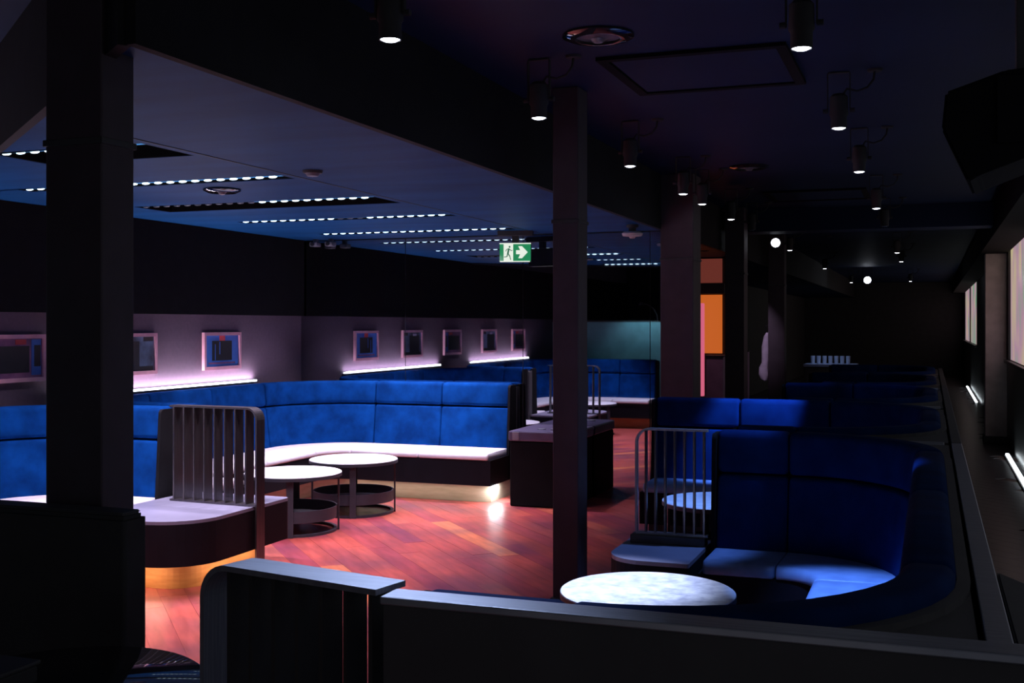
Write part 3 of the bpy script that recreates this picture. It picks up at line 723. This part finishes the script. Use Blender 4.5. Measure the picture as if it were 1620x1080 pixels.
# small ceiling fittings
r = root('smoke_detector', 'pale round detector under the ceiling left of the plum column', 'detector', (-2.36, 9.35, Z1))
lathe('stem', [(0, Z1-0.001), (0.05, Z1-0.001), (0.05, Z1-0.02), (0.03, Z1-0.03), (0.03, Z1-0.06), (0, Z1-0.06)], (-2.36, 9.35, 0), 'black', r, 20)
lathe('disc', [(0, Z1-0.061), (0.075, Z1-0.061), (0.09, Z1-0.075), (0.08, Z1-0.095), (0.03, Z1-0.10), (0.02, Z1-0.115), (0, Z1-0.115)], (-2.36, 9.35, 0), 'white', r, 28)
for k, (x, y) in enumerate(((-5.69, 9.86), (-5.52, 9.86))):
    r = root('security_camera', ('left', 'right')[k] + ' one of two small pale cameras under the ceiling at the mirror corner', 'camera', (x, y, Z1), 'small ceiling cameras')
    box('mount', x-0.02, x+0.02, y-0.02, y+0.02, Z1-0.03, Z1-0.001, 'speakergrey', r, bevel=0.004)
    bm = bmesh.new(); addbox(bm, x-0.04, x+0.04, y-0.06, y+0.04, Z1-0.075, Z1-0.031, 0.010); link('housing', bm2me(bm, 'housing'), 'speakergrey', r)
    lathe('lens', [(0, 0), (0.02, 0), (0.02, 0.012), (0, 0.014)], (x, y-0.06, Z1-0.053), 'blackgloss', r, 16, Matrix.Rotation(PI/2, 4, 'X'))
r = root('wall_sensor', 'small dark sensor on the navy ceiling near the drop', 'sensor', (-3.17, 5.46, Z1))
lathe('base', [(0, Z1-0.001), (0.055, Z1-0.001), (0.05, Z1-0.015), (0, Z1-0.015)], (-3.17, 5.46, 0), 'black', r, 24)
lathe('dome', [(0.04, Z1-0.0155), (0.03, Z1-0.03), (0, Z1-0.035)], (-3.17, 5.46, 0), 'speakergrey', r, 24)

# hanging loudspeaker at top right
r = root('loudspeaker', 'black angular loudspeaker hanging from the ceiling at top right', 'loudspeaker', (0.25, 3.7, 2.3))
bm = bmesh.new()
prof = [(0.040, 2.258), (0.030, 2.149), (0.100, 1.992), (0.130, 2.009), (0.50, 2.15), (0.50, 2.33), (0.20, 2.31)]
lo_ = [bm.verts.new((x, 3.55, z)) for x, z in prof]; hi_ = [bm.verts.new((x+0.03, 3.95, z)) for x, z in prof]; n = len(prof)
bm.faces.new(lo_); bm.faces.new(hi_[::-1])
for i in range(n): bm.faces.new((lo_[i], lo_[(i+1) % n], hi_[(i+1) % n], hi_[i]))
bmesh.ops.bevel(bm, geom=list(bm.edges), offset=0.008, segments=2, affect='EDGES')
link('cabinet', bm2me(bm, 'cabinet'), 'casebody', r)
boxes('grille', [(0.18, 0.46, 3.535, 3.548, 2.10, 2.29)], 'casebody', r)
box('bracket', 0.24, 0.30, 3.70, 3.76, 2.30, Z2-0.001, 'black', r)

# ------------------------------------------------------------------ flight case by the mirror
r = root('flight_case', 'black case with satin lid standing against the mirror wall', 'case', (-3.2, 9.65, 0))
box('body', -3.44, -2.89, 9.29, 9.985, 0.0, 0.565, 'casebody', r, bevel=0.012)
box('lid', -3.45, -2.88, 9.28, 9.985, 0.567, 0.655, 'lidgrey', r, bevel=0.012)
for x in (-3.38, -2.95): box('corner_strip', x-0.03, x+0.03, 9.274, 9.281, 0.575, 0.648, 'steel', r, bevel=0.002)
box('latch', -3.24, -3.18, 9.45, 9.51, 0.6555, 0.664, 'steel', r, bevel=0.003)
box('latch', -3.12, -3.02, 9.45, 9.51, 0.6555, 0.664, 'steel', r, bevel=0.003)

# ------------------------------------------------------------------ foreground left seat back and glossy table
r = root('chair_back', 'black seat back at lower left below the broad column', 'seat', (-2.5, 2.7, 0))
bm = bmesh.new()
P0 = [(-3.4, 2.66), (-2.155, 2.66), (-2.155, 2.76), (-3.4, 2.76)]
prism('back_panel', roundpoly(P0, [0.02, 0.012, 0.012, 0.02], 4), 0.06, 1.03, 'blackmatt', r, 0.012)
prism('plinth', [(-3.36, 2.68), (-2.19, 2.68), (-2.19, 2.74), (-3.36, 2.74)], 0.0, 0.06, 'black', r)
prism('top_piping', roundpoly([(-3.4, 2.67), (-2.165, 2.67), (-2.165, 2.75), (-3.4, 2.75)], 0.012, 4), 1.031, 1.040, 'black', r, 0.004)
tx, ty, tz, tr = -1.88, 2.11, 0.75, 0.32
r = root('pedestal_table', 'glossy black round table in the lower left corner reflecting blue lights', 'table', (tx, ty, 0))
lathe('table_top', [(0, tz), (tr-0.012, tz), (tr, tz-0.008), (tr, tz-0.03), (tr-0.012, tz-0.036), (0, tz-0.036)], (tx, ty, 0), 'blackgloss', r, 64)
lathe('pedestal', [(0, 0.714), (0.035, 0.714), (0.035, 0.03), (0, 0.03)], (tx, ty, 0), 'black', r, 24)
lathe('foot', [(0, 0), (0.22, 0), (0.22, 0.012), (0.05, 0.03), (0, 0.03)], (tx, ty, 0), 'black', r, 40)
r = root('small_box', 'small dark box lying on the glossy round table', 'box', (-1.99, 2.04, tz))
box('body', -2.13, -1.945, 1.98, 2.10, tz+0.0005, tz+0.040, 'blackmatt', r, bevel=0.006)
box('lid', -2.135, -1.94, 1.975, 2.105, tz+0.0405, tz+0.052, 'black', r, bevel=0.004)

# ------------------------------------------------------------------ far room beyond the mirror wall
r = root('backlit_panel', 'glowing orange backlit panel with pink edge beyond the mirror wall', 'light panel', (-2.6, 14.2, 0))
box('lower_glow', -3.1, -2.44, 14.2, 14.24, 1.22, 1.95, 'orange', r, bevel=0); box('upper_glow', -3.1, -2.44, 14.2, 14.24, 2.10, 2.40, 'orangedim', r, bevel=0)
box('dark_beam', -3.2, -2.40, 14.15, 14.25, 1.96, 2.09, 'black', r)
box('back_wall', -3.72, -2.35, 14.26, 14.35, 0, 2.41, 'blackmatt', r, bevel=0)
box('pink_edge', -2.69, -2.61, 13.9, 13.96, 0.70, 1.84, 'pinkled', r, bevel=0.01)
box('cable_foot', -2.71, -2.59, 13.87, 13.99, 0, 0.70, 'black', r)
r = root('side_counter', 'mauve counter below the orange panel', 'counter', (-2.5, 13.4, 0), 'far room counters')
box('body', -2.47, -2.27, 13.3, 13.55, 0, 1.20, 'plumbox', r); box('top', -2.48, -2.26, 13.29, 13.56, 1.201, 1.22, 'black', r)
r = root('side_counter', 'narrow mauve post right of the orange panel', 'counter', (-2.17, 14.6, 0), 'far room counters')
box('body', -2.36, -2.24, 15.0, 15.15, 0, 1.22, 'plumbox', r); box('top', -2.37, -2.23, 14.99, 15.16, 1.221, 1.24, 'black', r)
def added_lamp(x, y, z, label, tgt, power, col, ang):  # added fill lamps, no such fittings known; they brighten the counters and garment
    r = root('added_lamp', label, 'added lamp', (x, y, z), 'small added lamps in the far room')
    lathe('ring', [(0.028, z-0.001), (0.028, z-0.012), (0.045, z-0.010), (0.05, z-0.001), (0.028, z-0.001)], (x, y, 0), 'black', r, 24)
    lathe('lens', [(0, z-0.008), (0.027, z-0.006), (0.027, z-0.001), (0, z-0.001)], (x, y, 0), 'ledoff', r, 16)
    spot('lamp_light', (x, y, z-0.02), tgt, power, col, ang, 0.8, 0.025, r)
added_lamp(-2.42, 12.95, Z1, 'small added fill lamp above the mauve counter', (-2.40, 13.35, 1.1), 14, (1.0, 0.45, 0.6), 70)
# hanging garment
r = root('hanging_garment', 'pale mauve garment hanging beside the far plum column', 'garment', (-2.3, 17.0, 0.75))
bm = bmesh.new(); rings = []
for k, (z, wx, dx) in enumerate([(1.46, 0.03, 0.05), (1.40, 0.07, 0.04), (1.25, 0.10, 0.03), (1.10, 0.10, 0.03), (1.02, 0.085, 0.02), (0.95, 0.11, 0.0), (0.85, 0.12, 0.0), (0.77, 0.10, 0.01), (0.75, 0.02, 0.02)]):
    rings.append([bm.verts.new((-2.30+dx+0.6*wx*math.cos(2*PI*i/16)*(1+0.12*math.sin(5*i)), 17.0+0.06*math.sin(2*PI*i/16), z)) for i in range(16)])
for a, b_ in zip(rings, rings[1:]):
    for i in range(16): bm.faces.new((a[i], a[(i+1) % 16], b_[(i+1) % 16], b_[i]))
bm.faces.new(rings[0]); bm.faces.new(rings[-1][::-1])
link('cloth', bm2me(bm, 'cloth'), 'cloth', r, True)
tube('hook', [(-2.28, 17.0, 1.45), (-2.28, 17.0, 1.56), (-2.20, 16.95, 1.57), (-2.12, 16.852, 1.57)], 0.008, 'black', r)
added_lamp(-2.6, 15.6, Z1, 'small added fill lamp near the hanging garment', (-2.33, 17.0, 1.1), 40, (0.9, 0.7, 1.0), 40)
# service counter with glasses far down
r = root('service_counter', 'dark service counter with pale top edge far down the corridor', 'counter', (-1.4, 17.6, 0))
box('body', -1.75, -1.05, 17.4, 17.9, 0, 0.95, 'black', r); box('top', -1.78, -1.02, 17.36, 17.94, 0.951, 0.99, 'shelf', r)
for k in range(7):
    x = -1.66+k*0.085
    g = lathe('glass', [(0, 0.9905), (0.028, 0.9905), (0.034, 1.11), (0.031, 1.11), (0.026, 0.996), (0, 0.996)], (x, 17.6, 0), 'glassware', None, 14)
    tag(g, 'small pale glass on the far service counter, %s in the row' % ('leftmost', 'second from left', 'third from left', 'middle one', 'third from right', 'second from right', 'rightmost')[k], 'glass', 'glasses on the far counter')
added_lamp(-1.4, 17.2, Z2, 'small added fill lamp above the far service counter', (-1.4, 17.6, 1.0), 90, (0.4, 0.6, 1.0), 30)
# pilasters and floor lights on the window side
def pilaster(y, label):
    r = root('pilaster', label, 'pilaster', (0.8, y, 0), 'window side pilasters')
    box('shaft', 0.68, RX-0.001, y, y+0.28, 0, 2.52, 'pilaster', r, bevel=0.01); box('foot', 0.66, RX-0.001, y-0.02, y+0.30, 0, 0.10, 'black', r)
pilaster(16.35, 'pale pilaster between two lit windows on the right')
for a, b_, lab in ((10.4, 14.9, 'white floor light line nearest on the right'), (24.7, 30.9, 'white floor light line farther down the right wall')):
    r = root('floor_light', lab, 'floor light', (0.86, (a+b_)/2, 0), 'floor light lines')
    box('channel', 0.83, 0.90, a-0.02, b_+0.02, 0.0005, 0.012, 'black', r, bevel=0.002); box('tube', 0.845, 0.885, a, b_, 0.0125, 0.03, 'whiteled', r, bevel=0.004)
# teal lit partition behind the left booth (seen in the mirror)
r = root('teal_screen', 'teal lit screen behind the far left booth, visible in the mirror', 'screen', (-4.6, 1.9, 0))
box('panel', -5.93, -3.7, 1.85, 1.92, 0, 1.62, 'teal', r); box('cap', -5.93, -3.69, 1.84, 1.93, 1.621, 1.64, 'black', r)
tube('lamp_arm', [(-4.15, 1.885, 1.64), (-4.16, 1.90, 1.74), (-4.20, 1.98, 1.84), (-4.26, 2.15, 1.90), (-4.30, 2.36, 1.91)], 0.009, 'black', r)
lathe('lamp_head', [(0, 0.05), (0.02, 0.05), (0.05, 0.0), (0.046, 0.0), (0, 0.03)], (-4.30, 2.38, 1.88), 'black', r, 20)
spot('screen_light', (-4.3, 2.38, 1.872), (-4.4, 1.9, 1.35), 14, (0.6, 0.95, 1.0), 100, 0.7, 0.03, r)
